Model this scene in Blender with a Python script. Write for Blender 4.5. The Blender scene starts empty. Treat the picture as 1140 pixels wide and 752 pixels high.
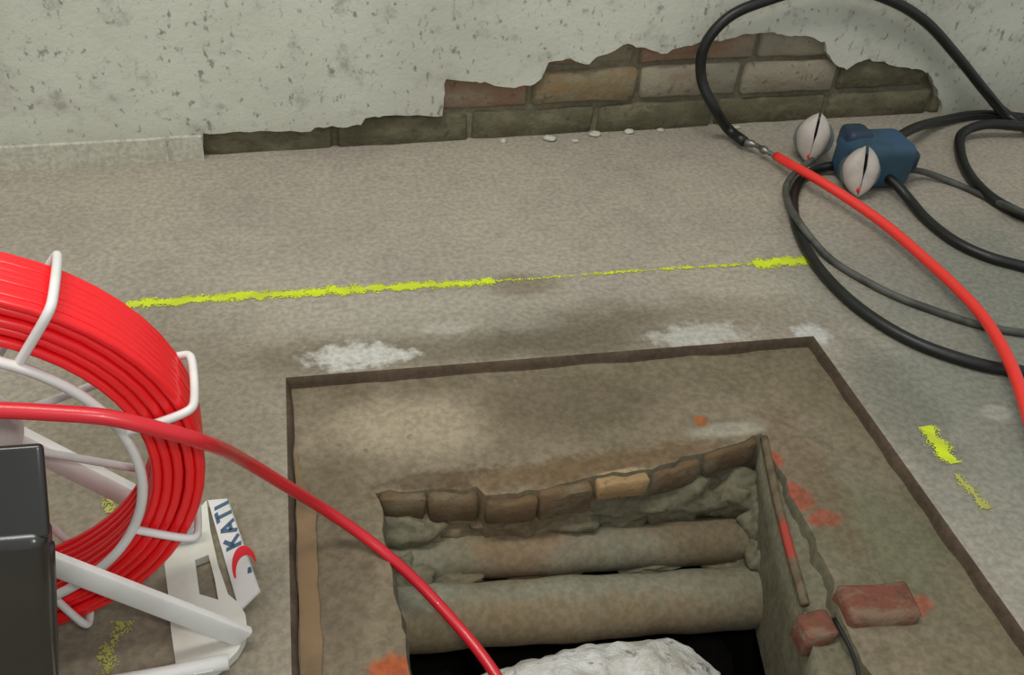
import bpy, bmesh, math, random
from mathutils import Vector, Matrix, noise
random.seed(7)
scene = bpy.context.scene
col = scene.collection

# ------------------------------------------------------------------ camera
F_PX, CAM_H = 1050.0, 0.80
vy = Vector((-270, -852, F_PX)).normalized()
vx = Vector((5328, -395, F_PX)); vx = (vx - vy * vx.dot(vy)).normalized()
vz = -vx.cross(vy)
if vz.y > 0: vz = -vz
ROT = Matrix((vx, vy, vz))                     # image axes (right, down, forward) -> world
CAM = Vector((0, 0, CAM_H))
cam = bpy.data.cameras.new('camera'); cam_o = bpy.data.objects.new('camera', cam); col.objects.link(cam_o)
cam.sensor_width = 36; cam.lens = 36 * F_PX / 1140; cam.clip_start = .02
m = ROT @ Matrix(((1, 0, 0), (0, -1, 0), (0, 0, -1)))
cam_o.matrix_world = Matrix.Translation(CAM) @ m.to_4x4()
scene.camera = cam_o

# ------------------------------------------------------------------ light
w = bpy.data.worlds.new('world'); scene.world = w; w.use_nodes = True
bg = w.node_tree.nodes['Background']
bg.inputs['Color'].default_value = (.93, .97, 1, 1); bg.inputs['Strength'].default_value = .56
def area(name, loc, target, size, power, colr):
    l = bpy.data.lights.new(name, 'AREA'); l.shape = 'RECTANGLE' if isinstance(size, tuple) else 'DISK'
    if isinstance(size, tuple): l.size, l.size_y = size
    else: l.size = size
    l.energy = power; l.color = colr
    o = bpy.data.objects.new(name, l); col.objects.link(o); o.location = loc
    o.rotation_euler = (Vector(target) - Vector(loc)).to_track_quat('-Z', 'Y').to_euler()
    return o
area('ceiling_lamp', (-.30, .62, 2.3), (-.30, 1.15, 0), (1.5, .30), 30, (1, .97, .90))
area('camera_flash', (.05, -.02, .90), (.1, .9, 0), .05, 2.4, (1, .97, .93))
scene.view_settings.view_transform = 'Standard'; scene.view_settings.look = 'None'
scene.view_settings.exposure = 0; scene.view_settings.gamma = 1
scene.view_settings.use_curve_mapping = False

# ------------------------------------------------------------------ helpers
def ray(px, py): return ROT @ Vector((px - 570, py - 376, F_PX))
def at(px, py, z=0.0):                          # the place at height z that is seen there in the photograph
    d = ray(px, py); return CAM + d * ((z - CAM_H) / d.z)
def aty(px, py, y):
    d = ray(px, py); return CAM + d * (y / d.y)
WA, WB = 1.545, .055                            # wall face: y = WA + WB x
def atw(px, py):
    d = ray(px, py); p = CAM + d * (WA / (d.y - WB * d.x)); return p
def wally(x): return WA + WB * x

def tag(o, label=None, cat=None, group=None, kind=None):
    for k, v in (('label', label), ('category', cat), ('group', group), ('kind', kind)):
        if v: o[k] = v
    return o
def empty(name, loc=(0, 0, 0), rz=0):
    o = bpy.data.objects.new(name, None); col.objects.link(o)
    o.location = loc; o.rotation_euler = (0, 0, rz); o.empty_display_size = .02
    return o
def link(name, me, mat, parent=None, smooth=False):
    o = bpy.data.objects.new(name, me); col.objects.link(o)
    if mat: me.materials.append(mat)
    if parent: o.parent = parent
    if smooth:
        for p in me.polygons: p.use_smooth = True
    return o
def from_bm(name, bm, mat, parent=None, smooth=False):
    bmesh.ops.recalc_face_normals(bm, faces=bm.faces)
    me = bpy.data.meshes.new(name); bm.to_mesh(me); bm.free()
    return link(name, me, mat, parent, smooth)
def auto(o, ang=40):
    for p in o.data.polygons: p.use_smooth = True
    o.data.set_sharp_from_angle(angle=math.radians(ang)); return o
def box_bm(x0, x1, y0, y1, z0, z1, bev=0, seg=2, bm=None):
    b = bmesh.new()
    bmesh.ops.create_cube(b, size=1)
    for v in b.verts:
        v.co = Vector((x0 + (v.co.x + .5) * (x1 - x0), y0 + (v.co.y + .5) * (y1 - y0), z0 + (v.co.z + .5) * (z1 - z0)))
    if bev: bmesh.ops.bevel(b, geom=b.edges[:], offset=bev, segments=seg, profile=.5, affect='EDGES')
    return b
def smooth_path(pts, step=.01):
    pts = [Vector(p) for p in pts]
    if len(pts) == 2:
        n = max(1, int((pts[1] - pts[0]).length / step)); return [pts[0].lerp(pts[1], i / n) for i in range(n + 1)]
    P = [pts[0] * 2 - pts[1]] + pts + [pts[-1] * 2 - pts[-2]]
    out = []
    for i in range(1, len(P) - 2):
        p0, p1, p2, p3 = P[i - 1:i + 3]
        # centripetal Catmull-Rom
        t0 = 0; t1 = t0 + max(1e-4, (p1 - p0).length ** .5); t2 = t1 + max(1e-4, (p2 - p1).length ** .5); t3 = t2 + max(1e-4, (p3 - p2).length ** .5)
        n = max(2, int((p2 - p1).length / step))
        for k in range(n):
            t = t1 + (t2 - t1) * k / n
            a1 = p0 * ((t1 - t) / (t1 - t0)) + p1 * ((t - t0) / (t1 - t0))
            a2 = p1 * ((t2 - t) / (t2 - t1)) + p2 * ((t - t1) / (t2 - t1))
            a3 = p2 * ((t3 - t) / (t3 - t2)) + p3 * ((t - t2) / (t3 - t2))
            b1 = a1 * ((t2 - t) / (t2 - t0)) + a2 * ((t - t0) / (t2 - t0))
            b2 = a2 * ((t3 - t) / (t3 - t1)) + a3 * ((t - t1) / (t3 - t1))
            out.append(b1 * ((t2 - t) / (t2 - t1)) + b2 * ((t - t1) / (t2 - t1)))
    out.append(pts[-1]); return out
def sweep(name, path, r, mat, parent=None, sides=10, closed=False, flat=None):
    """tube along a dense path; r number or function(0..1); flat=(half width, half height, up vector)"""
    n = len(path); verts = []; faces = []
    nrm = None
    for i, p in enumerate(path):
        if closed: t = path[(i + 1) % n] - path[i - 1]
        else: t = path[min(i + 1, n - 1)] - path[max(i - 1, 0)]
        t.normalize()
        if nrm is None:
            ref = Vector((0, 0, 1)) if abs(t.z) < .9 else Vector((0, 1, 0))
            nrm = ref - t * ref.dot(t)
        else: nrm = nrm - t * nrm.dot(t)
        nrm.normalize(); b = t.cross(nrm)
        rr = r(i / (n - 1)) if callable(r) else r
        for k in range(sides):
            a = 2 * math.pi * k / sides
            verts.append(p + nrm * (rr * math.cos(a)) + b * (rr * math.sin(a)))
    for i in range(n if closed else n - 1):
        j = (i + 1) % n
        for k in range(sides):
            k2 = (k + 1) % sides
            faces.append((i * sides + k, i * sides + k2, j * sides + k2, j * sides + k))
    if not closed:
        faces.append(tuple(range(sides))[::-1]); faces.append(tuple((n - 1) * sides + k for k in range(sides)))
    me = bpy.data.meshes.new(name); me.from_pydata(verts, [], faces); me.update()
    return link(name, me, mat, parent, True)
def prism_bm(outline, h, hole=None):
    """flat plate from a 2-D outline (and a hole), thickness h, lying in local xy from z=0 to h"""
    bm = bmesh.new(); es = []
    for loop in [outline] + ([hole] if hole else []):
        vs = [bm.verts.new((x, y, 0)) for x, y in loop]
        es += [bm.edges.new((vs[i], vs[(i + 1) % len(vs)])) for i in range(len(vs))]
    bmesh.ops.triangle_fill(bm, edges=es, use_beauty=True, use_dissolve=False)
    r = bmesh.ops.extrude_face_region(bm, geom=bm.faces[:])
    for v in r['geom']:
        if isinstance(v, bmesh.types.BMVert): v.co.z += h
    return bm

# ------------------------------------------------------------------ materials
def lin(c):
    if isinstance(c, str): c = [int(c[i:i + 2], 16) / 255 for i in (0, 2, 4)]
    return tuple((x / 12.92 if x <= .04045 else ((x + .055) / 1.055) ** 2.4) for x in c) + (1,)
class NT:
    def __init__(s, name):
        s.m = bpy.data.materials.new(name); s.m.use_nodes = True; s.t = s.m.node_tree
        s.b = s.t.nodes['Principled BSDF']; s.pos = None
    def n(s, kind, **kw):
        nd = s.t.nodes.new(kind)
        for k, v in kw.items():
            if hasattr(nd, k): setattr(nd, k, v)
        return nd
    def l(s, a, b): s.t.links.new(a, b)
    def P(s):
        if s.pos is None: s.pos = s.n('ShaderNodeNewGeometry').outputs['Position']
        return s.pos
    def noise(s, scale, detail=4, rough=.55, vec=None, stretch=None):
        nd = s.n('ShaderNodeTexNoise'); nd.inputs['Scale'].default_value = scale
        nd.inputs['Detail'].default_value = detail; nd.inputs['Roughness'].default_value = rough
        v = vec or s.P()
        if stretch:
            mp = s.n('ShaderNodeMapping'); mp.inputs['Scale'].default_value = stretch; s.l(v, mp.inputs['Vector']); v = mp.outputs[0]
        s.l(v, nd.inputs['Vector']); return nd.outputs['Fac']
    def ramp(s, v, a, b, lo=0, hi=1):
        mr = s.n('ShaderNodeMapRange'); mr.interpolation_type = 'SMOOTHSTEP'
        for i, x in ((1, a), (2, b), (3, lo), (4, hi)): mr.inputs[i].default_value = x
        s.l(v, mr.inputs[0]); return mr.outputs[0]
    def math(s, op, a, b=None, c=None):
        nd = s.n('ShaderNodeMath'); nd.operation = op
        for i, x in enumerate((a, b, c)):
            if x is None: continue
            if isinstance(x, (int, float)): nd.inputs[i].default_value = x
            else: s.l(x, nd.inputs[i])
        return nd.outputs[0]
    def mix(s, fac, a, b, mode='MIX'):
        nd = s.n('ShaderNodeMix'); nd.data_type = 'RGBA'; nd.blend_type = mode
        for i, x in ((0, fac), (6, a), (7, b)):
            if isinstance(x, (int, float)): nd.inputs[i].default_value = x
            elif isinstance(x, (tuple, str)): nd.inputs[i].default_value = lin(x) if isinstance(x, str) else x
            else: s.l(x, nd.inputs[i])
        return nd.outputs[2]
    def patch(s, c, r, soft=.5, rough=.6, scale=14, rot=0):
        """a patch of wear, or of painted light and shade, with its own outline at world (x,y) c, radii r"""
        mp = s.n('ShaderNodeMapping'); mp.vector_type = 'TEXTURE'
        mp.inputs['Location'].default_value = (c[0], c[1], 0); mp.inputs['Scale'].default_value = (r[0], r[1], 1e3)
        mp.inputs['Rotation'].default_value = (0, 0, rot)
        s.l(s.P(), mp.inputs['Vector'])
        ln = s.n('ShaderNodeVectorMath', operation='LENGTH'); s.l(mp.outputs[0], ln.inputs[0])
        d = s.math('ADD', ln.outputs['Value'], s.math('MULTIPLY', s.math('SUBTRACT', s.noise(scale, 5, .65), .5), rough * 3))
        return s.ramp(d, 1 + soft * .5, 1 - soft * .5)
    def bump(s, h, strength=.4, dist=.004, prev=None):
        nd = s.n('ShaderNodeBump'); nd.inputs['Strength'].default_value = strength; nd.inputs['Distance'].default_value = dist
        s.l(h, nd.inputs['Height'])
        if prev is not None: s.l(prev, nd.inputs['Normal'])
        return nd.outputs[0]
    def out(s, colr, rough=.85, normal=None, spec=.3):
        if isinstance(colr, str): s.b.inputs['Base Color'].default_value = lin(colr)
        else: s.l(colr, s.b.inputs['Base Color'])
        if isinstance(rough, (int, float)): s.b.inputs['Roughness'].default_value = rough
        else: s.l(rough, s.b.inputs['Roughness'])
        if normal is not None: s.l(normal, s.b.inputs['Normal'])
        s.b.inputs['Specular IOR Level'].default_value = spec
        return s.m

def concrete(name, base, alt, dark, patches=(), pit=.5, scale=1.0, bumpd=.004, blot=.5):
    t = NT(name)
    c = t.mix(t.ramp(t.noise(5 * scale, 5, .6), .35, .68), base, alt)
    c = t.mix(t.math('MULTIPLY', t.ramp(t.noise(22 * scale, 6, .7), .48, .75), blot), c, dark)
    for col_, args, amt in patches:
        c = t.mix(t.math('MULTIPLY', t.patch(**args), amt), c, col_)
    g = t.noise(120, 2, .6)
    c = t.mix(.85, c, t.mix(t.ramp(g, .3, .7), 'd8d8d8', 'ffffff'), 'MULTIPLY')
    sp = t.ramp(t.noise(60, 2, .5), .66, .76)
    c = t.mix(t.math('MULTIPLY', sp, pit), c, dark)
    nm = t.bump(g, .12, .0015)
    nm = t.bump(t.noise(16, 4, .55), .30, bumpd, nm)
    return t.out(c, .88, nm, .25)

M = {}
fp = lambda px, py: tuple(at(px, py))[:2]
M['floor'] = concrete('floor_concrete', 'aaa291', 'a0988a', '7c7464', [
    ('857b68', dict(c=(.30, .985), r=(.40, .07), soft=.9, rough=.5, scale=9), .75),
    ('6d6552', dict(c=(.12, .975), r=(.22, .035), soft=.9, rough=.5, scale=12), .55),
    ('5f5848', dict(c=(.33, .99), r=(.13, .06), soft=.9, rough=.5, scale=14), .6),
    ('70624b', dict(c=fp(580, 318), r=(.05, .03), soft=.9), .6),
    ('7b8074', dict(c=(1.0, .75), r=(.30, .45), soft=1.0, rough=.4, scale=6), .75),
    ('7d7460', dict(c=(-.2, .72), r=(.17, .34), soft=1.0, rough=.4, scale=6), .75),
    ('c9c9c0', dict(c=fp(400, 396), r=(.062, .024), soft=.8, rough=.95, scale=42), .9),
    ('b9b8ad', dict(c=fp(780, 374), r=(.064, .026), soft=.8, rough=.85, scale=42), .8),
    ('c2c2bc', dict(c=fp(905, 372), r=(.024, .022), soft=.8, rough=.7, scale=42), .8),
    ('b3b1a6', dict(c=fp(495, 366), r=(.035, .012), soft=.6, rough=.5, scale=30), .7),
    ('a9a89c', dict(c=fp(1110, 460), r=(.02, .015), soft=.6, rough=.4, scale=30), .7),
    ('aaa596', dict(c=fp(500, 350), r=(.18, .05), soft=1, rough=.5, scale=12), .6),
    ('5d5e4c', dict(c=fp(1000, 450), r=(.05, .12), soft=1, rough=.5, scale=12), .4),
], blot=.3)
M['ledge'] = concrete('ledge_concrete', '837864', '746a54', '564d3a', [
    ('a89b83', dict(c=fp(455, 465), r=(.10, .05), soft=1, rough=.5, scale=12), .8),  # pool of light on the rear left ledge, painted in
    ('5e5341', dict(c=fp(640, 440), r=(.12, .05), soft=1, rough=.5, scale=12), .5),
    ('65674f', dict(c=fp(990, 590), r=(.09, .10), soft=1, rough=.5, scale=14), .6),
    ('5a4e3c', dict(c=fp(375, 620), r=(.03, .16), soft=1, rough=.5, scale=14), .4),
    ('a5a08e', dict(c=fp(815, 470), r=(.05, .012), soft=.8, rough=.5, scale=30), .7),
    ('a8552f', dict(c=fp(437, 740), r=(.025, .022), soft=.6, rough=.6, scale=40), .9),
    ('a8442f', dict(c=fp(864, 503), r=(.014, .016), soft=.6, rough=.5, scale=40), .85),
    ('a8442f', dict(c=fp(893, 545), r=(.016, .022), soft=.6, rough=.5, scale=40), .85),
    ('a8442f', dict(c=fp(922, 568), r=(.018, .012), soft=.6, rough=.5, scale=40), .8),
    ('9c5a2c', dict(c=fp(782, 460), r=(.008, .010), soft=.6, rough=.4, scale=60), .9),
    ('b0402a', dict(c=fp(1015, 668), r=(.03, .012), soft=.8, rough=.6, scale=40), .5),
    ('6b5439', dict(c=tuple(at(640, 522, -.014))[:2], r=(.22, .018), soft=1, rough=.6, scale=30, rot=.06), .75),
    ('b39d7c', dict(c=tuple(at(690, 527, -.014))[:2], r=(.03, .006), soft=.6, rough=.4, scale=40, rot=.06), .6),
    ('564734', dict(c=tuple(at(480, 535, -.014))[:2], r=(.07, .014), soft=1, rough=.6, scale=30), .7),  # shadow of the recess at the rear left edge, painted in
    ('6e5a44', dict(c=(.56, .70), r=(.03, .12), soft=1, rough=.6, scale=30), .5),
], pit=.55, bumpd=.009, blot=.6)
M['step'] = concrete('step_face_concrete', '5f5040', '4e4234', '3a3025', pit=.3)
M['core'] = concrete('old_mortar', '7d7864', '6c6752', '514d3b', pit=.4)
M['pit'] = concrete('damp_pit_mortar', '77735e', '645e49', '403c2e', [
    ('7a5a3a', dict(c=(.20, .74), r=(.08, .08), soft=1), .4)], pit=.5, bumpd=.008)
M['deep_shade'] = concrete('pit_deep_shade', '2b2922', '211f1a', '121210', pit=.2)  # near-black colour stands in for the shade deep in the pit

def plaster():
    t = NT('limewashed_plaster')
    c = t.mix(t.ramp(t.noise(3.5, 5, .6), .35, .65), 'c8cabb', 'bcbdae')
    c = t.mix(t.math('MULTIPLY', t.ramp(t.noise(12, 6, .7), .52, .75), .55), c, '96958a')
    c = t.mix(t.math('MULTIPLY', t.ramp(t.noise(24, 4, .65), .56, .74), .5), c, '8e8e83')
    sp = t.ramp(t.noise(85, 2, .6, stretch=(1, 1, .7)), .585, .74)
    c = t.mix(t.math('MULTIPLY', sp, .75), c, '6f7066')
    sz = t.n('ShaderNodeSeparateXYZ'); t.l(t.P(), sz.inputs[0])
    low = t.ramp(t.math('ADD', sz.outputs[2], t.math('MULTIPLY', t.noise(14, 4), .10)), .14, .05)
    c = t.mix(t.math('MULTIPLY', low, .35), c, '8c8a76')
    nm = t.bump(t.noise(190, 3, .6), .3, .002)
    nm = t.bump(t.noise(30, 5, .65), .35, .005, nm)
    nm = t.bump(sp, -.5, .003, nm)
    return t.out(c, .9, nm, .2)
M['plaster'] = plaster()
M['plaster_edge'] = concrete('skirting_cement', 'c6c5b4', 'bfbcaa', '9d9887', pit=.15, blot=.15)

def brickmat(name, a, b, smear, amt):
    t = NT(name)
    c = t.mix(t.ramp(t.noise(18, 5, .65), .35, .65), a, b)
    c = t.mix(t.math('MULTIPLY', t.ramp(t.noise(26, 5, .7, stretch=(.5, 1, 1)), .5 - amt * .25, .62), .8), c, smear)
    c = t.mix(t.math('MULTIPLY', t.ramp(t.noise(60, 3), .6, .7), .5), c, '4a4234')
    nm = t.bump(t.noise(45, 6, .7), .7, .006)
    return t.out(c, .92, nm, .2)
M['brick_red'] = brickmat('brick_red', '8f6c58', '85705a', '8e8472', .25)
M['brick_brown'] = brickmat('brick_brown', '86704f', '7d7056', '8a8570', .4)
M['brick_smear'] = brickmat('brick_smeared', '8b7a68', '857c68', '97937f', .8)
M['brick_dirty'] = brickmat('brick_dirty', '625e49', '5a5642', '76725c', .3)
M['brick_pit'] = brickmat('brick_pit_brown', '6a553d', '5c4b36', '736a55', .2)
M['brick_tan'] = brickmat('brick_pit_tan', '9a7f5a', '8d7452', '7a6b50', -.3)
M['brick_bright'] = brickmat('brick_painted_red', '78483a', '674436', '7a6a56', .1)

def rodmat(name, c1, rough=.32):
    t = NT(name)
    c = t.mix(t.ramp(t.noise(9, 3), .3, .7), c1, c1)
    nm = t.bump(t.noise(120, 3, .6), .06, .001)
    t.out(c, rough, nm, .5); t.b.inputs['Coat Weight'].default_value = .15
    return t.m
M['rod'] = rodmat('red_plastic_sheath', 'ee1c22', .30)
M['rod_dull'] = rodmat('red_plastic_sheath_loose', 'c61f2a', .35)
M['rod_far'] = rodmat('red_orange_sheath', 'e8352b', .4)
def simple(name, c, rough, spec=.5, nscale=60, bump=.1, metal=0, var=None):
    t = NT(name)
    k = t.mix(t.ramp(t.noise(nscale * .3, 4), .35, .65), c, var or c)
    t.out(k, rough, t.bump(t.noise(nscale, 4), bump, .002), spec); t.b.inputs['Metallic'].default_value = metal
    return t.m
M['white'] = simple('white_paint', 'dcdcd8', .42, .5, 60, .08, var='cfcfca')
M['white_foot'] = simple('white_paint_worn', 'd3d3c9', .5, .4, 40, .1, var='c2c1b4')
M['black_case'] = simple('black_lacquer', '1d1d1a', .27, .7, 30, .02, var='262622')
M['rubber'] = simple('black_rubber', '121310', .40, .45, 90, .15, var='1a1c18')
M['rubber_grey'] = simple('grey_cable_rubber', '3a3b36', .55, .35, 90, .15, var='55564f')  # uneven mid-grey for the thinner cable
M['steel'] = simple('dull_steel', '8d8f8a', .4, .5, 90, .1, .8, var='6f716c')
M['blue'] = simple('blue_plastic', '2d4c68', .5, .45, 50, .3, var='24404a')
M['blue_dark'] = simple('dark_blue_plastic', '22364a', .5, .45, 50, .1, var='1a2a38')
M['grey_green'] = simple('grey_socket_plastic', '5f6d6d', .5, .4, 50, .1, var='4c5757')
M['lid'] = simple('offwhite_lid_plastic', 'b9b0a6', .45, .5, 50, .08, var='a0988e')
M['void'] = simple('black_slot', '0c0c0b', .7, .2)
M['rust'] = simple('rusty_steel', '7f694e', .85, .2, 60, .5, var='6b5b45')
t = NT('rusty_steel_red_primer')
M['rust_red'] = t.out(t.mix(t.patch(c=tuple(at(871, 604, -.02))[:2], r=(.02, .03), soft=.6, rough=.5, scale=50), t.mix(t.ramp(t.noise(70, 4), .4, .65), '675c48', '57493a'), '9a3f34'), .85, t.bump(t.noise(60, 4), .5, .003), .2)
M['blue_print'] = simple('blue_print', '48637a', .5, .3)
M['red_print'] = simple('red_print', 'd62a36', .5, .3)
M['yellow'] = simple('fluorescent_yellow_paint', 'c9dc2a', .8, .2, 90, .2, var='b7c23a')
M['yellow_faint'] = simple('faded_yellow_paint', 'a9ab58', .85, .2, 90, .2, var='9c9a54')
M['pipe'] = concrete('cement_duct', '858370', '7b745f', '5a5444', [
    ('86684a', dict(c=(.21, .72), r=(.06, .05), soft=1, scale=20), .6),
    ('7e6748', dict(c=(.20, .61), r=(.25, .025), soft=1, scale=20), .6),
    ('6d5a40', dict(c=(.45, .72), r=(.10, .05), soft=1, scale=20), .6)], pit=.15, scale=1.5, bumpd=.003, blot=.25)

def bagmat():
    t = NT('white_woven_sack')
    c = t.mix(t.ramp(t.noise(14, 5, .7), .45, .7), 'c9c9c3', 'a8a294')
    c = t.mix(t.math('MULTIPLY', t.ramp(t.noise(40, 4, .7), .58, .66), .7), c, '4f4a40')
    nm = t.bump(t.noise(22, 6, .7), .9, .012)
    return t.out(c, .5, nm, .4)
M['bag'] = bagmat()

# ------------------------------------------------------------------ floor, pit ledge, pit
PX0, PX1, PY0, PY1 = -.054, .677, .26, .937     # recess in the floor
LZ = -.014
def grid_quad(x0, x1, y0, y1, s, z, bm, jit=0):
    nx = max(1, int((x1 - x0) / s)); ny = max(1, int((y1 - y0) / s)); V = []
    for j in range(ny + 1):
        for i in range(nx + 1):
            x = x0 + (x1 - x0) * i / nx; y = y0 + (y1 - y0) * j / ny
            V.append(bm.verts.new((x, y, z)))
    for j in range(ny):
        for i in range(nx):
            a = j * (nx + 1) + i; bm.faces.new((V[a], V[a + 1], V[a + nx + 2], V[a + nx + 1]))
FX0, FX1, FY0, FY1 = -2.2, 3.2, -1.2, 1.85
bm = bmesh.new()
for a in ((FX0, PX0, FY0, FY1), (PX1, FX1, FY0, FY1), (PX0, PX1, PY1, FY1), (PX0, PX1, FY0, PY0)):
    grid_quad(*a, .05, 0, bm)
bmesh.ops.remove_doubles(bm, verts=bm.verts[:], dist=1e-5)
floor = from_bm('floor', bm, M['floor']); tag(floor, 'grey worn concrete floor with pits and stains', kind='structure')
for p in floor.data.polygons:
    pass
# slightly crumbled step faces around the recess
def step_face(p0, p1, name='step_face'):
    bm = bmesh.new(); n = 60; rows = []
    d = (Vector(p1) - Vector(p0)); L = d.length; d.normalize(); nrm = Vector((-d.y, d.x, 0))   # into the recess
    for i in range(n + 1):
        p = Vector(p0) + d * (L * i / n); k = noise.noise(p * 25) * .003
        rows.append([bm.verts.new(p + nrm * .0 + Vector((0, 0, .0004))), bm.verts.new(p + nrm * (.004 + k) + Vector((0, 0, -.003 + k * .3))),
                     bm.verts.new(p + nrm * (.005 + k) + Vector((0, 0, -.009))), bm.verts.new(p + nrm * (.008 + k) + Vector((0, 0, LZ - .003)))])
    for i in range(n):
        for k in range(3): bm.faces.new((rows[i][k], rows[i + 1][k], rows[i + 1][k + 1], rows[i][k + 1]))
    return from_bm(name, bm, M['step'], floor, True)
step_face((PX1, PY1, 0), (PX0, PY1, 0)); step_face((PX0, PY1, 0), (PX0, PY0, 0))
step_face((PX0, PY0, 0), (PX1, PY0, 0)); step_face((PX1, PY0, 0), (PX1, PY1, 0))

# opening outline at ledge level (clockwise from rear left), broken edges
key = [at(420, 549, LZ), at(470, 546, LZ), at(530, 543, LZ), at(540, 551, LZ), at(600, 545, LZ), at(660, 531, LZ), at(722, 522, LZ), at(780, 505, LZ), at(846, 484, LZ)]
inner_r = [at(846, 484, LZ), at(862, 512, LZ), at(882, 550, LZ), at(906, 600, LZ), at(928, 648, LZ), at(938, 690, LZ)]
OY0 = .36
fr = inner_r[-1] + (inner_r[-1] - inner_r[-2]) * 1.0; fr = Vector((inner_r[-1].x - .01, OY0, LZ))
left = [Vector((.058, OY0, LZ)), at(452, 735, LZ), at(440, 660, LZ), at(428, 600, LZ)]
loop = [v.copy() for v in key] + [v.copy() for v in inner_r[1:]] + [fr] + left
dense = []
for i, a in enumerate(loop):
    b = loop[(i + 1) % len(loop)]; n = max(1, int((b - a).length / .012))
    for k in range(n):
        p = a.lerp(b, k / n); q = noise.noise_vector(p * 45) * .006 + noise.noise_vector(p * 130) * .003
        dense.append(Vector((p.x + q.x, p.y + q.y, LZ)))
bm = bmesh.new(); es = []
for L_ in ([(PX0 - .005, PY0 - .005), (PX1 + .005, PY0 - .005), (PX1 + .005, PY1 + .005), (PX0 - .005, PY1 + .005)], [(p.x, p.y) for p in dense]):
    vs = [bm.verts.new((x, y, LZ)) for x, y in L_]
    es += [bm.edges.new((vs[i], vs[(i + 1) % len(vs)])) for i in range(len(vs))]
bmesh.ops.triangle_fill(bm, edges=es, use_beauty=True)
for f in bm.faces:
    if f.normal.z < 0: f.normal_flip()
ledge = from_bm('pit_ledge', bm, M['ledge'], floor)
# pit sides: band of mortar under the ledge, then a lining coloured dark as shade further back
cx, cy = .3, .56
def off(p, d):
    v = Vector((p.x - cx, p.y - cy)); v.normalize(); return (p.x + v.x * d, p.y + v.y * d)
def band(name, z0, d0, z1, d1, mat, rows=5, amp=.006):
    bm = bmesh.new(); R_ = []
    for r in range(rows + 1):
        f = r / rows; z = z0 + (z1 - z0) * f; d = d0 + (d1 - d0) * f; row = []
        for p in dense:
            x, y = off(p, d - (.006 * min(1, r) if name == 'pit_side' else 0)); k = noise.noise(Vector((x, y, z)) * 22) * amp * min(1, 2 * f)
            x, y = off(Vector((x, y, 0)), k); row.append(bm.verts.new((x, y, z)))
        R_.append(row)
    n = len(dense)
    for r in range(rows):
        for i in range(n): bm.faces.new((R_[r][i], R_[r][(i + 1) % n], R_[r + 1][(i + 1) % n], R_[r + 1][i]))
    return from_bm(name, bm, mat, floor, True)
band('pit_side', LZ, 0, -.20, .012, M['pit'], 10, .012)
band('pit_shade_side', -.20, .012, -.42, .03, M['deep_shade'], 4)
bm = bmesh.new(); grid_quad(-.1, .75, .2, .95, .05, -.42, bm)
from_bm('pit_bottom', bm, M['deep_shade'], floor)

# rear brick course of the opening: single bricks under the broken edge
def rough_brick(name, l, d, h, mat, parent, loc, rz=0, seed=0, amp=.003):
    b = bmesh.new(); bmesh.ops.create_cube(b, size=1)
    for v in b.verts: v.co = Vector((v.co.x * l, v.co.y * d, v.co.z * h))
    bmesh.ops.subdivide_edges(b, edges=[e for e in b.edges if abs((e.verts[0].co - e.verts[1].co).x) > l * .5], cuts=4, use_grid_fill=True)
    bmesh.ops.bevel(b, geom=[e for e in b.edges if len(e.link_faces) == 2 and e.calc_face_angle(0) > .8], offset=min(h, d) * .09, segments=1, affect='EDGES')
    for v in b.verts: v.co += noise.noise_vector(v.co * 35 + Vector((seed * 3.1, 0, seed))) * amp
    o = from_bm(name, b, mat, parent); o.location = loc; o.rotation_euler = (0, 0, rz)
    return auto(o, 50)
pk = [((424, 553), (474, 551), 'brick_pit'), ((476, 551), (533, 549), 'brick_pit'), ((543, 556), (600, 551), 'brick_pit'),
      ((602, 550), (660, 538), 'brick_pit'), ((665, 533), (721, 525), 'brick_tan'), ((725, 523), (782, 508), 'brick_pit'), ((786, 506), (843, 489), 'brick_pit')]
for i, (a, b, mt) in enumerate(pk):
    A = at(*a, LZ); B = at(*b, LZ); L_ = (B - A).length; ang = math.atan2(B.y - A.y, B.x - A.x)
    c = (A + B) / 2; hgt = .036 + .006 * (i % 2) if mt != 'brick_tan' else .026
    nrm = Vector((-math.sin(ang), math.cos(ang), 0))
    rough_brick('brick', L_, .06, hgt, M[mt], floor, c + nrm * (.020 if mt == 'brick_tan' else .026) + Vector((0, 0, -hgt / 2 - .003 - .002 * (i % 3))), ang, i)
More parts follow.
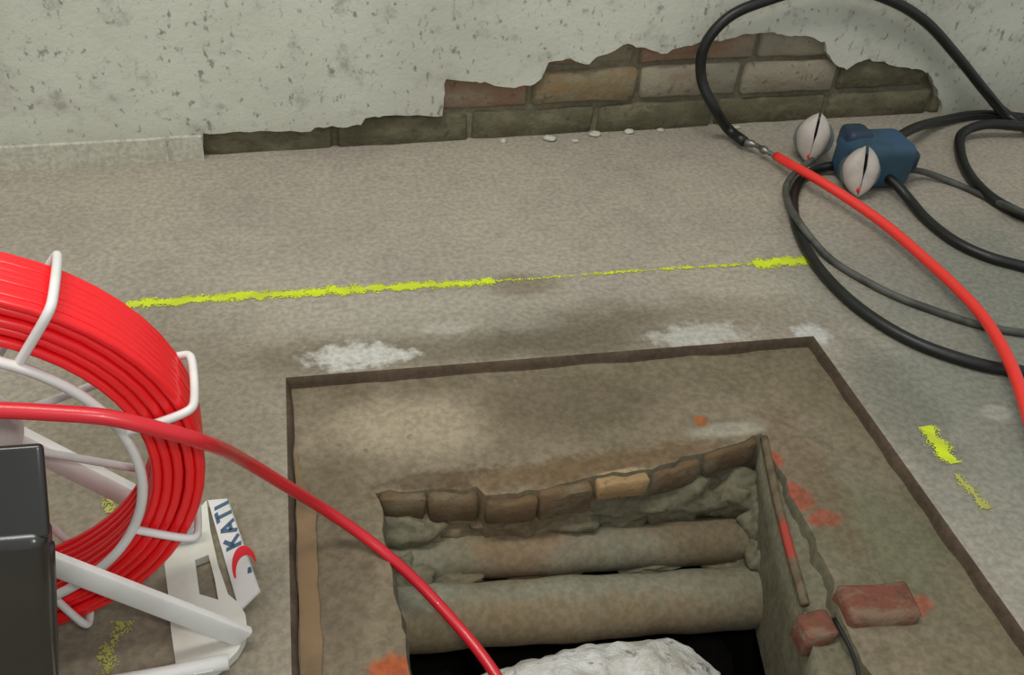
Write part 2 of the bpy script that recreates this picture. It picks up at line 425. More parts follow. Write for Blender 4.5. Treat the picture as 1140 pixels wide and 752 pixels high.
# mortar lumps on the rear side, and rubble round the pipe ends
def lump(name, loc, r, mat, parent, seed=0, sub=3, amp=.35, sc=(1, 1, 1)):
    b = bmesh.new(); bmesh.ops.create_icosphere(b, subdivisions=sub, radius=1)
    for v in b.verts:
        k = 1 + amp * noise.fractal(v.co * 1.6 + Vector((seed * 7.3, seed, 2)), 1, 2, 4)
        v.co = Vector((v.co.x * k * r * sc[0], v.co.y * k * r * sc[1], v.co.z * k * r * sc[2]))
    o = from_bm(name, b, mat, parent, True); o.location = loc; return o
for i, (px, py, y, r, sc) in enumerate([(450, 592, .735, .045, (1.3, .6, .9)), (505, 582, .742, .042, (1.4, .5, .6)), (560, 578, .740, .040, (1.5, .6, .55)), (625, 572, .742, .042, (1.5, .6, .6)),
        (690, 562, .745, .044, (1.5, .6, .7)), (755, 557, .748, .044, (1.4, .6, .8)), (815, 552, .752, .044, (1.2, .6, .9)), (845, 585, .715, .036, (.8, .7, 1.0)), (852, 625, .675, .034, (.7, .8, 1)),
        (448, 645, .69, .034, (1, .7, 1)), (500, 648, .685, .020, (1.8, .7, .6)), (725, 632, .69, .012, (3.2, .7, .6)), (610, 642, .69, .011, (4, .7, .6)), (815, 628, .69, .020, (1.8, .8, .7)),
        (866, 668, .635, .034, (.6, .9, 1.0)), (872, 705, .61, .034, (.6, .9, 1)), (878, 745, .585, .034, (.6, 1, .8)), (450, 700, .635, .026, (.8, .8, 1)),
        (470, 553, .762, .02, (1.6, .8, .7)), (540, 552, .765, .018, (1.4, .8, .8)), (655, 540, .767, .018, (1.2, .8, .9)), (728, 528, .772, .02, (1.3, .8, .9)), (790, 515, .778, .02, (1.3, .8, .9))]):
    lump('mortar_lump', aty(px, py, y), r, M['pit'], floor, i, 4, .45, sc)
# ducts
def pipe(name, A, B, r, label):
    path = [A.lerp(B, i / 40) for i in range(41)]
    o = sweep(name, path, lambda t: r * (1 + .03 * math.sin(t * 19) + .02 * math.sin(t * 47 + 1)), M['pipe'], None, 24)
    return tag(o, label, 'pipe', 'cement ducts crossing the pit')
pipe('cement_pipe', Vector((.03, .715, -.103)), Vector((.58, .715, -.154)), .030, 'upper brown-grey cement duct crossing the rear of the floor pit')
pipe('cement_pipe', Vector((.02, .645, -.1215)), Vector((.60, .645, -.1855)), .038, 'lower grey cement duct beside the white sack in the floor pit')

# right side of the opening: rusty bar with red primer, sunken strip, red brick
bar = [at(848, 486, LZ), at(860, 545, LZ), at(876, 610, LZ), at(893, 672, LZ)]
o = sweep('rusty_edge_bar', smooth_path([p + Vector((.004, 0, -.003)) for p in bar], .01), .0055, M['rust_red'], None, 6)
tag(o, 'thin rusty bar with traces of red along right edge of the pit opening', 'metal bar')
bm = bmesh.new(); rows = []; n = 40
la_ = smooth_path([at(848, 486, LZ), at(860, 545, -.022), at(876, 610, -.027), at(893, 672, -.030), at(905, 720, -.032), at(918, 790, -.032), at(935, 880, -.032)], .01)
lb_ = smooth_path([v + Vector((.014, 0, -.004)) for v in inner_r] + [Vector((inner_r[-1].x + .012, .49, LZ - .004)), Vector((inner_r[-1].x + .008, .38, LZ - .004))], .01)
for i in range(n + 1):
    a = la_[int(i / n * (len(la_) - 1))]; b_ = lb_[int(i / n * (len(lb_) - 1))]; row = [a + Vector((.004, 0, -.17)), a + Vector((.002, 0, -.05))]
    for k in range(6): 
        p = a.lerp(b_, k / 5); row.append(p + Vector((0, 0, (-.007 * math.sin(math.pi * k / 5) + .006 * noise.noise(p * 60)) * (k > 0))))
    rows.append([bm.verts.new(p) for p in row])
for i in range(n):
    for k in range(7): bm.faces.new((rows[i][k], rows[i + 1][k], rows[i + 1][k + 1], rows[i][k + 1]))
from_bm('sunken_mortar_strip', bm, M['pit'], floor, True)
A = at(942, 676, 0); B = at(1022, 672, 0); L_ = (B - A).length; ang = math.atan2(B.y - A.y, B.x - A.x)
o = rough_brick('red_brick', L_, .045, .045, M['brick_bright'], None, (A + B) / 2 + Vector((0, .006, -.022)), ang, 9)
tag(o, 'broken red brick set in the ledge right of the pit opening', 'brick')
A = at(896, 684, 0); B = at(934, 684, 0)
o = rough_brick('red_brick', (B - A).length, .03, .035, M['brick_bright'], None, (A + B) / 2 + Vector((0, 0, -.033)), .05, 13)
tag(o, 'small red brick end at the foot of the rusty bar beside the pit', 'brick')
crack = [at(928, 690, LZ), at(938, 708, LZ), at(948, 728, LZ), at(955, 752, LZ), at(958, 790, LZ)]  # crack in the ledge, added as a thin black tube
o = sweep('ledge_crack_tube', smooth_path([p + Vector((0, 0, .002)) for p in crack], .008), .0022, M['rubber'], None, 6)
tag(o, 'thin dark crack in the ledge below the red brick', 'wire')
# rust strip along left edge of the recess
bm = bmesh.new(); n = 50; rows = []
for i in range(n + 1):
    y = PY0 + .01 + (.80 - PY0) * i / n; wd = .020 + .003 * noise.noise(Vector((y * 30, 0, 0))); x0 = PX0 + .008
    if y > .72: wd *= max(.15, (.81 - y) / .09)
    rows.append([bm.verts.new((x0, y, LZ - .002)), bm.verts.new((x0, y, LZ + .004)), bm.verts.new((x0 + wd, y, LZ + .004)), bm.verts.new((x0 + wd, y, LZ - .002))])
for i in range(n):
    for k in range(3): bm.faces.new((rows[i][k], rows[i][k + 1], rows[i + 1][k + 1], rows[i + 1][k]))
bm.faces.new(rows[0][::-1]); bm.faces.new(rows[-1])
o = from_bm('rusty_flat_strip', bm, M['rust']); tag(o, 'rusty brown steel strip along the left edge of the floor recess', 'metal strip')

# white sack in the pit
b = bmesh.new(); bmesh.ops.create_icosphere(b, subdivisions=6, radius=1)
for v in b.verts:
    p = v.co.copy(); e = 3.6
    s = (abs(p.x) ** e + abs(p.y) ** e + abs(p.z) ** e) ** (-1 / e); p *= s
    q = Vector((p.x * (.182 - .03 * p.z), p.y * .115, p.z * .14))
    k = noise.fractal(p * 2.2 + Vector((3, 1, 5)), 1, 2.1, 5) * .010 + abs(noise.noise(p * 5.5)) * .008
    q += p.normalized() * k
    if q.z < -.125: q.z = -.125
    v.co = q
sack = from_bm('white_sack', b, M['bag'], None, True); sack.location = (.256, .480, -.245); sack.rotation_euler = (0, 0, .06)
tag(sack, 'crumpled white plastic sack stuffed in the floor pit', 'sack')
b = box_bm(.09, .45, .37, .60, -.421, -.371, .006)
o = from_bm('dark_slab', b, M['deep_shade']); tag(o, 'shade-dark slab under the white sack at the pit bottom', 'slab')

# ------------------------------------------------------------------ wall
core = bmesh.new()
def wquad(bm, x0, x1, z0, z1, d):
    vs = [bm.verts.new((x, wally(x) + d, z)) for x, z in ((x0, z0), (x1, z0), (x1, z1), (x0, z1))]; bm.faces.new(vs)
n = 120; Vr = []
for j in range(9):
    row = []
    for i in range(n + 1):
        x = -1.2 + 3.6 * i / n; z = -.03 + 1.03 * (j / 8) ** 2
        k = noise.noise(Vector((x * 14, z * 14, 3))) * .004
        row.append(core.verts.new((x, wally(x) + .021 + k * .8, z)))
    Vr.append(row)
for j in range(8):
    for i in range(n): core.faces.new((Vr[j][i], Vr[j][i + 1], Vr[j + 1][i + 1], Vr[j + 1][i]))
wall = from_bm('wall_back', core, M['core']); tag(wall, 'white plastered brick wall with plaster fallen off near the floor', kind='structure')

edge_px = [(225, 181), (225, 150), (262, 149), (300, 147), (345, 146), (350, 142), (402, 140), (405, 131), (450, 129), (493, 128), (496, 88), (520, 90), (545, 94), (562, 97), (590, 96),
           (603, 88), (612, 70), (630, 67), (642, 69), (655, 73), (665, 62), (682, 57), (700, 49), (722, 55), (742, 59), (760, 52), (780, 47), (803, 45), (830, 39), (852, 36), (880, 40), (897, 40),
           (918, 48), (921, 58), (928, 70), (942, 79), (955, 70), (968, 67), (1000, 75), (1034, 80), (1040, 92), (1046, 108), (1050, 124)]
pe = [atw(*p) for p in edge_px]
dense_e = []
for i in range(len(pe) - 1):
    a, b_ = pe[i], pe[i + 1]; n = max(1, int((b_ - a).length / .008))
    for k in range(n):
        p = a.lerp(b_, k / n); q = noise.fractal(p * 40, 1, 2, 3)
        dense_e.append((p.x + .004 * noise.noise(p * 55 + Vector((9, 0, 0))), p.z + .005 * q))
dense_e.append((pe[-1].x, -.01)); dense_e[0] = (pe[0].x, -.01)
outline = [(-1.2, -.01)] + dense_e + [(2.4, -.01), (2.4, 1.0), (-1.2, 1.0)]
bm = bmesh.new()
vs = [bm.verts.new((x, wally(x), z)) for x, z in outline]
es = [bm.edges.new((vs[i], vs[(i + 1) % len(vs)])) for i in range(len(vs))]
bmesh.ops.triangle_fill(bm, edges=es, use_beauty=True)
r = bmesh.ops.extrude_face_region(bm, geom=bm.faces[:])
for v in r['geom']:
    if isinstance(v, bmesh.types.BMVert): v.co.y += .024
o = from_bm('plaster_coat', bm, M['plaster'], wall)
# bricks in courses behind the fallen plaster
def top_at(x):
    best = 0
    for i in range(len(pe) - 1):
        if min(pe[i].x, pe[i + 1].x) <= x <= max(pe[i].x, pe[i + 1].x) and abs(pe[i + 1].x - pe[i].x) > 1e-5:
            t = (x - pe[i].x) / (pe[i + 1].x - pe[i].x); best = max(best, pe[i].z + t * (pe[i + 1].z - pe[i].z))
    return best
wang = math.atan(WB); k = 0
for ci, (z0, z1, offx, L_) in enumerate([(-.006, .052, -.20, .245), (.062, .126, -.02, .21), (.135, .198, -.12, .24)]):
    x = offx
    while x < 1.30:
        xa, xb = x, x + L_ - .010; xc = (xa + xb) / 2
        if max(top_at(xa + (xb - xa) * f) for f in (0, .25, .5, .75, 1)) > z0 + .012:
            if ci == 0: mt = 'brick_dirty'
            elif ci == 1: mt = 'brick_red' if xc < .36 else ('brick_brown' if xc < .62 else ('brick_smear' if xc < 1.0 else 'brick_dirty'))
            else: mt = 'brick_brown' if xc < .5 else ('brick_smear' if k % 2 else 'brick_red')
            rough_brick('brick', xb - xa, .07, z1 - z0, M[mt], wall, (xc, wally(xc) + .014 + .035 + random.uniform(-.003, .003) + (.001 if ci == 0 else 0), (z0 + z1) / 2), wang, k, .004)
            k += 1
        x += L_
# cement skirting at the left foot of the wall
base = []
for (a, b_, dz) in ((-1.2, atw(184, 152).x, 0), (atw(188, 152).x, atw(224, 152).x, 0)):
    bm = bmesh.new(); n = max(2, int((b_ - a) / .03)); rows = []
    for i in range(n + 1):
        x = a + (b_ - a) * i / n; h = atw(205, 151).z + (.004 * noise.noise(Vector((x * 12, 1, 0)))); y = wally(x)
        rows.append([bm.verts.new((x, y - .0025, -.004)), bm.verts.new((x, y - .002, h - .004)), bm.verts.new((x, y + .001, h + .001)), bm.verts.new((x, y + .004, h)), bm.verts.new((x, y + .004, -.004))])
    for i in range(n):
        for q in range(4): bm.faces.new((rows[i][q], rows[i + 1][q], rows[i + 1][q + 1], rows[i][q + 1]))
    bm.faces.new(rows[0]); bm.faces.new(rows[-1][::-1])
    base.append(bm)
bb = from_bm('baseboard_back', base[0], M['plaster_edge']); tag(bb, 'pale cement skirting along the left foot of the wall', kind='structure')
from_bm('skirting_piece', base[1], M['plaster_edge'], bb)
# crumbs of mortar at the foot of the wall
for i, (px, py, r) in enumerate([(612, 156, .010), (662, 151, .009), (700, 148, .008), (640, 158, .006), (735, 146, .006), (560, 158, .006), (820, 143, .006)]):
    p = at(px, py, 0)
    o = lump('mortar_crumb', p + Vector((0, 0, r * .35)), r, M['plaster_edge'], None, i + 20, 2, .5, (1.3, 1, .6))
    near = ['below the red bricks, largest crumb', 'middle of the row below the bricks', 'right of the largest crumbs below the bricks', 'tiny one just right of the largest', 'tiny one left of the black loop', 'tiny one furthest left', 'tiny one inside the black loop'][i]
    tag(o, 'pale mortar crumb at the wall foot, ' + near, 'rubble', 'mortar crumbs at the wall foot')

# ------------------------------------------------------------------ spray paint
def spray(name, A, B, wf, mat, label, seed=0, cell=.0015, thr=0.0, group='yellow spray marks'):
    d = B - A; L_ = d.length; d.normalize(); nn = Vector((-d.y, d.x, 0)); bm = bmesh.new(); cache = {}
    def vert(i, j):
        if (i, j) not in cache:
            p = A + d * (i * cell) + nn * (j * cell)
            q = noise.noise_vector(p * 400 + Vector((seed, 0, 0))) * cell * .35
            cache[i, j] = bm.verts.new((p.x + q.x, p.y + q.y, .0012))
        return cache[i, j]
    for i in range(int(L_ / cell)):
        t = i * cell / L_; hw, dens = wf(t); J = int(hw * 1.6 / cell) + 1
        bend = .006 * noise.noise(Vector((t * 3, seed, 0)))
        for j in range(-J, J + 1):
            p = A + d * (i * cell) + nn * (j * cell)
            e = abs(j * cell - bend) / hw
            v = dens - e * .55 + .45 * noise.fractal(p * 60 + Vector((seed, 5, 0)), .8, 2.2, 5) + .5 * (random.random() - .5)
            if v > thr: bm.faces.new((vert(i, j), vert(i + 1, j), vert(i + 1, j + 1), vert(i, j + 1)))
    o = from_bm(name, bm, mat); tag(o, label, 'paint mark', group); return o
A, B = at(140, 340), at(905, 290)
def wf(t):
    if t < .50: return .0088, .52 - .10 * max(0, t - .35) / .15
    if t < .66: return .006, .06
    if t < .90: return .006, .20
    return .011, .55
spray('spray_paint_line', A, B, wf, M['yellow'], 'long fluorescent yellow spray line across the floor behind the pit', 3)
spray('spray_paint_line', at(1026, 476), at(1062, 518), lambda t: (.011, .55), M['yellow'], 'bright short yellow spray dash right of the pit', 5)
spray('spray_paint_line', at(1062, 528), at(1098, 568), lambda t: (.009, .30), M['yellow_faint'], 'fainter yellow spray dash below the bright one right of the pit', 9)
spray('spray_paint_line', at(122, 572), at(135, 535), lambda t: (.014, .12), M['yellow_faint'], 'faint yellow paint patch seen through the reel', 12)
spray('spray_paint_line', at(118, 752), at(136, 692), lambda t: (.013, .16), M['yellow_faint'], 'faint yellow paint patch on floor below the red coil', 17)

# ------------------------------------------------------------------ reel with the red rod
TH = .0987; RC = Vector((-.2985, .5579, .2294)); RR, RING, RW = .1994, .145, .070
AX = Vector((math.sin(TH), -math.cos(TH), 0)); UX = Vector((math.cos(TH), math.sin(TH), 0)); UZ = Vector((0, 0, 1))
def RP(x, z, back=0): return RC + UX * x + UZ * z - AX * back
def RPa(r, deg, back=0): return RP(r * math.cos(math.radians(deg)), r * math.sin(math.radians(deg)), back)
# coil: one continuous rod wound in layers
rod = empty('red_rod', (RC.x, RC.y, 0)); tag(rod, 'red cable rod wound on the white reel, its end running into the pit', 'cable rod')
inv = Matrix.Translation(-Vector((RC.x, RC.y, 0)))
def under(o, parent_loc):                       # keep world coordinates of a child built in world space
    o.data.transform(Matrix.Translation(-Vector(parent_loc)))
path = []; nt, nl, rr = 8, 5, .0043; seg = 56
for la in range(nl):
    r0 = .1565 + la * .0084
    for i in range(nt * seg):
        u = i / (nt * seg); f = u if la % 2 == 0 else 1 - u
        back = .005 + f * (RW - .010); a = i / seg * 360
        wob = .0013 * noise.noise(Vector((a * .013, la * 3.3, 0))) + .0007 * noise.noise(Vector((math.cos(math.radians(a)) * 2, math.sin(math.radians(a)) * 2, int(i / seg) * 2.7 + la)))
        path.append(RPa(r0 + wob, -a + 180, back + .0012 * noise.noise(Vector((a * .02, la, 7)))))
coil = sweep('coil', path, rr, M['rod'], rod, 8); under(coil, rod.location)
yf = .532
run = [RPa(.158, 168, -.004), RPa(.165, 150, -.012), aty(-110, 455, yf), aty(0, 457, yf), aty(60, 460, yf), aty(120, 465, yf), aty(172, 477, yf + .002), aty(225, 492, yf + .012),
       at(275, 515, .17), at(318, 541, .105), at(360, 567, .045), at(400, 594, .008), at(432, 619, -.012), at(468, 652, -.040), at(505, 692, -.062), at(535, 728, -.072), at(560, 765, -.078), at(585, 815, -.080)]
ro = sweep('loose_end', smooth_path(run, .008), .0061, M['rod_dull'], rod, 12); under(ro, rod.location)

reel = empty('cable_reel', (RC.x, RC.y, 0)); tag(reel, 'white wire reel stand carrying the red coil on the floor', 'cable reel')
def rpart(name, path, r, mat=None, closed=False, sides=8):
    o = sweep(name, path, r, mat or M['white'], reel, sides, closed); under(o, reel.location); return o
def circle(r, back, n=96): return [RPa(r, 360 * i / n, back) for i in range(n)]
rpart('front_ring', circle(RING, -.002), .0042, closed=True)
for dg in (55, 15.5, -29, -70, -112, 178, 138, 97, 219):
    ro_ = RR + .0025
    br = [RPa(RING - .003, dg, -.0005), RPa(ro_ - .008, dg, -.001), RPa(ro_ - .002, dg, .002), RPa(ro_, dg, .008), RPa(ro_, dg, RW - .008), RPa(ro_ - .002, dg, RW - .002), RPa(ro_ - .008, dg, RW + .001), RPa(.05, dg, RW + .001)]
    rpart('wire_bracket', smooth_path(br, .006), .0036)
rpart('axle', [RP(0, 0, -.045), RP(0, 0, -.02), RP(0, 0, .03), RP(0, 0, .10), RP(0, 0, .125)], .014, sides=20)
rpart('hub', [RP(0, 0, RW - .012), RP(0, 0, RW + .0), RP(0, 0, RW + .008)], .052, sides=40)
rpart('hub', [RP(0, 0, .02), RP(0, 0, .04), RP(0, 0, RW - .005)], .036, sides=32)
# struts: flattened tubes from the axle to the feet
def strut(A, B, wdt, thk, name='strut', w2=None):
    d = B - A; L_ = d.length; d.normalize(); side = d.cross(AX).normalized()
    bm = bmesh.new(); prof = []
    for i in range(12):
        a = 2 * math.pi * i / 12; prof.append((math.copysign(abs(math.cos(a)) ** .5, math.cos(a)), math.copysign(abs(math.sin(a)) ** .5, math.sin(a))))
    rows = []
    for i in range(13):
        t = i / 12; ww = wdt + ((w2 or wdt) - wdt) * t
        rows.append([bm.verts.new(A + d * (L_ * t) + side * (x * ww) + AX * (y * thk)) for x, y in prof])
    for i in range(12):
        for q in range(12): bm.faces.new((rows[i][q], rows[i][(q + 1) % 12], rows[i + 1][(q + 1) % 12], rows[i + 1][q]))
    bm.faces.new(rows[0]); bm.faces.new(rows[-1])
    o = from_bm(name, bm, M['white'], reel); auto(o, 45); under(o, reel.location); return o
FR = RP(.200, -.213, -.028); RRr = RP(.160, -.196, .105)
strut(RP(-.005, .022, -.030), FR, .0095, .005, w2=.012)
strut(RP(-.005, .005, .105), RRr, .0115, .0075, w2=.0115)
strut(RP(.005, .005, -.030), RP(-.192, -.212, -.03), .010, .0075)
strut(RP(.005, .005, .105), RP(-.185, -.215, .105), .0115, .0075)
# right foot plate, seen from above: rounded front end, cut-out, rear tongue, raised side flange
def fz(px, py, z=.012):
    p = at(px, py, z); return (p.x, p.y)
outl = [fz(*p) for p in ((196, 742), (190, 700), (188, 668), (183, 628), (190, 612), (206, 592), (222, 566), (230, 557), (234, 590), (243, 630), (254, 662), (266, 672), (273, 684), (275, 698), (272, 712), (264, 726), (252, 738), (236, 748), (216, 752))]
hole = [fz(*p) for p in ((217, 624), (232, 618), (239, 645), (243, 668), (222, 662))]
bm = prism_bm(outl, .010, hole)
for v in bm.verts: v.co.z += .002
o = from_bm('foot_plate', bm, M['white_foot'], reel); under(o, reel.location)
# side flange with the printed label
p0, p1 = at(233, 556, .012), at(268, 678, .012)
d = (p1 - p0); L_ = d.length; d.normalize(); outw = Vector((-d.y, d.x, 0)); outw = outw if outw.x > 0 else -outw
up = (Vector((0, 0, .55)) + outw * .83).normalized()
hs = .026
bm = bmesh.new(); nrm = d.cross(up).normalized(); nrm = nrm if nrm.z > 0 else -nrm
q = [p0 - up * .002, p1 - up * .002, p1 + up * hs * .9 - d * .004, p0 + up * hs * .75 + d * .016]
vs = [bm.verts.new(v) for v in q] + [bm.verts.new(v - nrm * .003) for v in q]
bm.faces.new(vs[:4]); bm.faces.new(vs[4:][::-1])
for i in range(4): bm.faces.new((vs[i], vs[(i + 1) % 4], vs[4 + (i + 1) % 4], vs[4 + i]))
fl = from_bm('label_flange', bm, M['white'], reel); under(fl, reel.location)
# lettering and red sweep on the flange: reads from the front towards the rear
def flp(s, t): return p0 + d * s + up * t + nrm * .0008
def glyph(name, polys, mat):
    bm = bmesh.new()
    for pl in polys:
        top = [bm.verts.new(flp(s, t)) for s, t in pl]; low = [bm.verts.new(flp(s, t) - nrm * .0007) for s, t in pl]
        bm.faces.new(top); bm.faces.new(low[::-1])
        for i in range(len(pl)): bm.faces.new((top[i], top[(i + 1) % len(pl)], low[(i + 1) % len(pl)], low[i]))
    o = from_bm(name, bm, mat, fl)
    o.data.transform(Matrix.Translation(-Vector(reel.location))); return o
strokes = {'K': [((0, 0), (0, 1)), ((0, .45), (.6, 1)), ((.2, .6), (.65, 0))], 'A': [((0, 0), (.4, 1)), ((.4, 1), (.8, 0)), ((.15, .35), (.65, .35))],
           'T': [((.35, 0), (.35, 1)), ((0, 1), (.75, 1))], 'I': [((.1, 0), (.1, 1))]}
lh = .018; s0 = L_ * .54; slant = .25
def stroke(a, b, wd=.0042):
    # glyph x runs towards the rear (-s), glyph y runs inwards (towards the coil)
    def m_(x, y): return (s0 - (x + slant * y) * lh * 1.05, .021 - y * lh)
    a, b = Vector(m_(*a)), Vector(m_(*b)); v = (b - a).normalized(); nn = Vector((-v.y, v.x)) * wd * .5
    return [tuple(a + nn), tuple(b + nn), tuple(b - nn), tuple(a - nn)]
xo = 0
for ch, adv in (('K', .98), ('A', 1.05), ('T', 1.0), ('I', .4)):
    glyph('letter', [stroke((a[0] + xo, a[1]), (b_[0] + xo, b_[1])) for a, b_ in strokes[ch]], M['blue_print']); xo += adv
arc = []
for i in range(15):
    a = math.radians(60 + i * 14); wdt = .0065 * math.sin(math.pi * (i + 1.2) / 16.4)
    arc.append((a, wdt))
sc_, tc = L_ * .74, .017
polys = []
for i in range(14):
    (a, w1), (b_, w2) = arc[i], arc[i + 1]
    f_ = lambda a, r: (sc_ - math.sin(a - 1.2) * r * 1.5, tc - math.cos(a - 1.2) * r * .85)
    polys.append([f_(a, .016 + w1 * .3), f_(b_, .016 + w2 * .3), f_(b_, .016 - w2), f_(a, .016 - w1)])
glyph('red_sweep', polys, M['red_print'])
glyph('letter', [[(L_ * .76, .020), (L_ * .80, .018), (L_ * .81, .023), (L_ * .77, .0235)]], M['blue_print'])
# base bars
rpart('base_bar', [RP(.185, -.2195, -.047), RP(.13, -.2195, -.046), RP(.05, -.219, -.042), RP(-.19, -.219, -.042)], .0075, sides=12)
rpart('base_bar', [RP(.165, -.219, .115), RP(0, -.219, .115), RP(-.19, -.219, .115)], .0075, sides=12)
o = from_bm('foot_plate', prism_bm([tuple(RP(x, 0, b_))[:2] for x, b_ in ((-.17, -.05), (-.23, -.05), (-.24, .03), (-.23, .13), (-.17, .13))], .010), M['white_foot'], reel)
for v in o.data.vertices: v.co.z += .002
under(o, reel.location)

# ------------------------------------------------------------------ black case in front of the reel
CY = math.radians(9)
zt = .262; A = at(47, 604, zt); cdx = Vector((math.cos(CY), math.sin(CY) * -0.2, 0)).normalized(); 
case = empty('black_case', (A.x, A.y, 0), -.03); tag(case, 'glossy black case with raised lid at the left, in front of the reel', 'case')
bm = box_bm(-.30, 0, 0, .030, 0, zt, .010, 6)
for v in bm.verts:
    if v.co.x > -.1: v.co.x -= .20 * max(0, zt - .02 - v.co.z)
o = auto(from_bm('body', bm, M['black_case'], case), 50)
lid_top = aty(39, 499, A.y + .040)
lz = lid_top.z - zt; ly = .036
bm = box_bm(-.30, 0, 0, .008, 0, math.hypot(lz, ly) + .004, .0039, 4)
lid = auto(from_bm('lid', bm, M['black_case'], case), 50)
lid.location = (lid_top.x - A.x + .002, .006, zt - .004); lid.rotation_euler = (-math.atan2(ly, lz), 0, 0)
sweep('edge_trim', smooth_path([(-.003 - .20 * (zt - .04), .015, .02), (-.003, .015, zt - .02)], .02), .004, M['black_case'], case, 8)

# ------------------------------------------------------------------ cables and connector on the right
def cable(name, pts, r, mat, label, group=None, sides=10):
    o = sweep(name, smooth_path(pts, .012), r, mat, None, sides); return tag(o, label, 'cable', group)
G = 'black cables beside the wall'
rb = .0088
def leanw(px, py, d=.03):                        # a point of the loop leaning on the wall, d in front of it
    q = atw(px, py); dd = (q - CAM); return q - dd * (d / q.y)
loopA = [at(829, 158, .018), at(812, 145, .022), leanw(795, 120, .06), leanw(781, 88, .035), leanw(784, 52, .03), leanw(810, 20, .03), leanw(855, 0, .03), leanw(925, -16, .03), leanw(990, 0, .03), leanw(1030, 24, .03), leanw(1065, 62, .035),
         leanw(1098, 103, .05), at(1120, 127, .02), at(1160, 150, .01), at(1230, 170, .009), at(1260, 160, .009), at(1210, 146, .012), at(1140, 141, .025), at(1095, 139, .03), at(1072, 148, .018), at(1069, 170, .009), at(1085, 203, .009), at(1115, 228, .009), at(1160, 246, .009), at(1230, 250, .009)]
cable('black_cable', loopA, rb * 1.12, M['rubber'], 'black cable with a tall loop leaning against the wall', G)
cable('black_cable', [at(1000, 152, .045), at(1020, 142, .035), at(1050, 134, .014), at(1085, 128, .010), at(1112, 128, .0098), at(1140, 131, .0098), at(1200, 133, .0098), at(1300, 150, .0098)], rb * 1.1, M['rubber'], 'thick black cable leaving the blue connector along the wall foot', G)
cable('black_cable', [at(985, 195, .03), at(1000, 208, .024), at(1012, 222, .014), at(1032, 245, rb), at(1065, 270, rb), at(1100, 286, rb), at(1140, 297, rb), at(1220, 320, rb), at(1290, 380, rb), at(1240, 425, rb), at(1180, 420, rb), at(1130, 413, rb), at(1095, 407, rb), at(1060, 397, rb), at(1020, 382, rb),
      at(980, 360, rb), at(945, 334, rb), at(915, 303, rb), at(895, 272, rb), at(884, 240, rb), at(885, 213, rb), at(896, 196, rb), at(912, 188, .012), at(930, 184, .02)], rb, M['rubber'], 'black cable forming the big loop nearest the pit, under the red rod', G)
r2 = .006
cable('grey_cable', [at(1005, 188, .035), at(1030, 192, .016), at(1060, 203, r2), at(1100, 221, r2), at(1140, 237, .024), at(1220, 265, r2), at(1290, 330, r2), at(1240, 374, r2), at(1180, 374, r2), at(1140, 371, r2), at(1090, 362, r2), at(1040, 346, r2),
      at(1000, 331, r2), at(960, 311, r2), at(925, 289, r2), at(905, 268, .014), at(890, 248, .024), at(877, 224, .012), at(876, 205, .014), at(888, 190, .026), at(905, 178, .034)], r2, M['rubber_grey'], 'thinner grey cable inside the big black loop', G)
# red rod with steel end fitting
rod2 = empty('red_rod', at(870, 178, 0)); tag(rod2, 'loose orange-red cable rod crossing over the black cables at the right', 'cable rod')
seg2 = [at(864, 174, .022), at(885, 186, .030), at(910, 200, .034), at(945, 222, .030), at(985, 250, .026), at(1025, 284, .024), at(1062, 318, .026), at(1092, 350, .030), at(1112, 380, .034), at(1126, 408, .036), at(1138, 440, .036), at(1152, 490, .03)]
o = sweep('sheath', smooth_path(seg2, .01), .0084, M['rod_far'], rod2, 12); under(o, rod2.location)
o = sweep('end_fitting', smooth_path([at(866, 175, .022), at(852, 168, .021), at(842, 162, .0205), at(830, 158.5, .018)], .004), lambda t: .0045 + .003 * (.35 < t < .55) + .003 * (t > .8), M['steel'], rod2, 10); under(o, rod2.location)

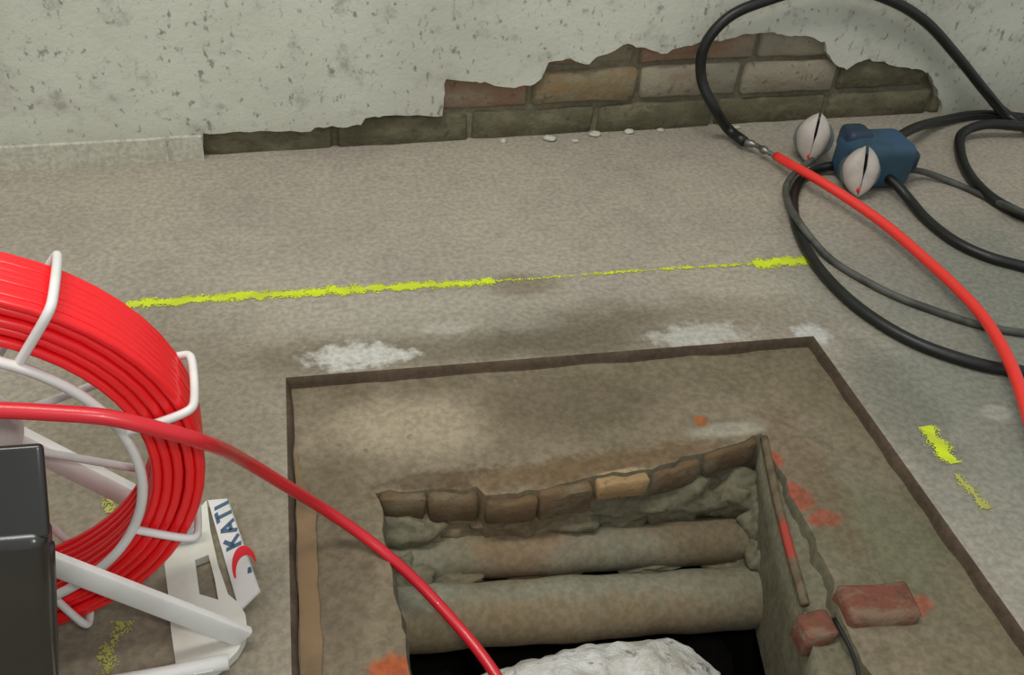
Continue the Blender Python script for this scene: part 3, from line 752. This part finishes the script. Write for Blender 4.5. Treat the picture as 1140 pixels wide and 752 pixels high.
# blue multi-outlet connector with two open white lids
cb = at(962, 206, 0)
con = empty('blue_connector', cb, 0); tag(con, 'blue plastic socket connector with two whitish lids on the floor by the wall', 'connector')
inv3 = Vector(cb)
def cpart(name, bm, mat, parent=con, ang=40): return auto(from_bm(name, bm, mat, parent), ang)
bm = box_bm(-.050, .072, -.030, .060, .002, .088, .020, 4); body = cpart('body', bm, M['blue'])
bm = box_bm(-.048, .0, .01, .06, .05, .097, .012, 3); cpart('cap', bm, M['blue_dark'])
bm = box_bm(.056, .090, -.012, .035, .022, .066, .010, 3); cpart('cable_gland', bm, M['blue_dark'])
def outlet(px, py, z, w_, h_, dirv, back):
    c = at(px, py, z) - inv3; dv = Vector(dirv).normalized(); q = dv.to_track_quat('Z', 'Y').to_matrix().to_4x4()
    # barrel
    bm = bmesh.new(); bmesh.ops.create_cone(bm, cap_ends=True, segments=28, radius1=h_ * .72, radius2=h_ * .80, depth=back)
    bmesh.ops.bevel(bm, geom=[e for e in bm.edges if e.calc_face_angle(0) > .8], offset=.004, segments=2, affect='EDGES')
    bm.transform(Matrix.Translation(c - dv * (back / 2 + .002)) @ q); b_ = cpart('socket_barrel', bm, M['grey_green'])
    # dark slot core, two lid halves closing to a slit (an almond outline)
    upv = Vector((0, 0, 1)) - dv * dv.z; upv.normalize(); rt = upv.cross(dv).normalized()
    fr_ = Matrix((rt, upv, dv)).transposed().to_4x4()
    for sgn in (-1, 1):
        bm = bmesh.new(); n, mm = 14, 6; rows = []
        for i in range(n + 1):
            t = -1 + 2 * i / n; half = w_ * (1 - abs(t) ** 2.1) ** .8 * (1 if sgn < 0 else .85); row = []
            for k in range(mm + 1):
                x = .0022 * min(1, max(.1, (t + .25) * 2.5)) + half * k / mm; z = .016 * math.sqrt(max(0, 1 - (k / mm) ** 2 * .98)) * (1 - .75 * t * t) + (.006 if sgn > 0 else .0)
                row.append(bm.verts.new((sgn * x, t * h_, z)))
            rows.append(row)
        for i in range(n):
            for k in range(mm): bm.faces.new((rows[i][k], rows[i][k + 1], rows[i + 1][k + 1], rows[i + 1][k]))
        r = bmesh.ops.extrude_face_region(bm, geom=bm.faces[:])
        for v in r['geom']:
            if isinstance(v, bmesh.types.BMVert): v.co.z -= .004
        bm.transform(Matrix.Translation(c) @ Matrix.Rotation(0, 4, 'Z') @ fr_); cpart('lid_half', bm, M['lid'], b_, 60)
    bm = box_bm(-.003, .003, -h_ * .1, h_ * .7, -.002, .010, .0015, 1); bm.transform(Matrix.Translation(c) @ fr_); cpart('slot', bm, M['void'], b_)
    bm = bmesh.new(); bmesh.ops.create_uvsphere(bm, u_segments=10, v_segments=6, radius=.005); bm.transform(Matrix.Translation(c + dv * .010 - upv * h_ * .72)); cpart('red_dot', bm, M['red_print'], b_)
outlet(906, 154, .048, .030, .046, (-.45, -.85, .42), .05)
outlet(959, 191, .046, .031, .044, (-.30, -.9, .42), .035)
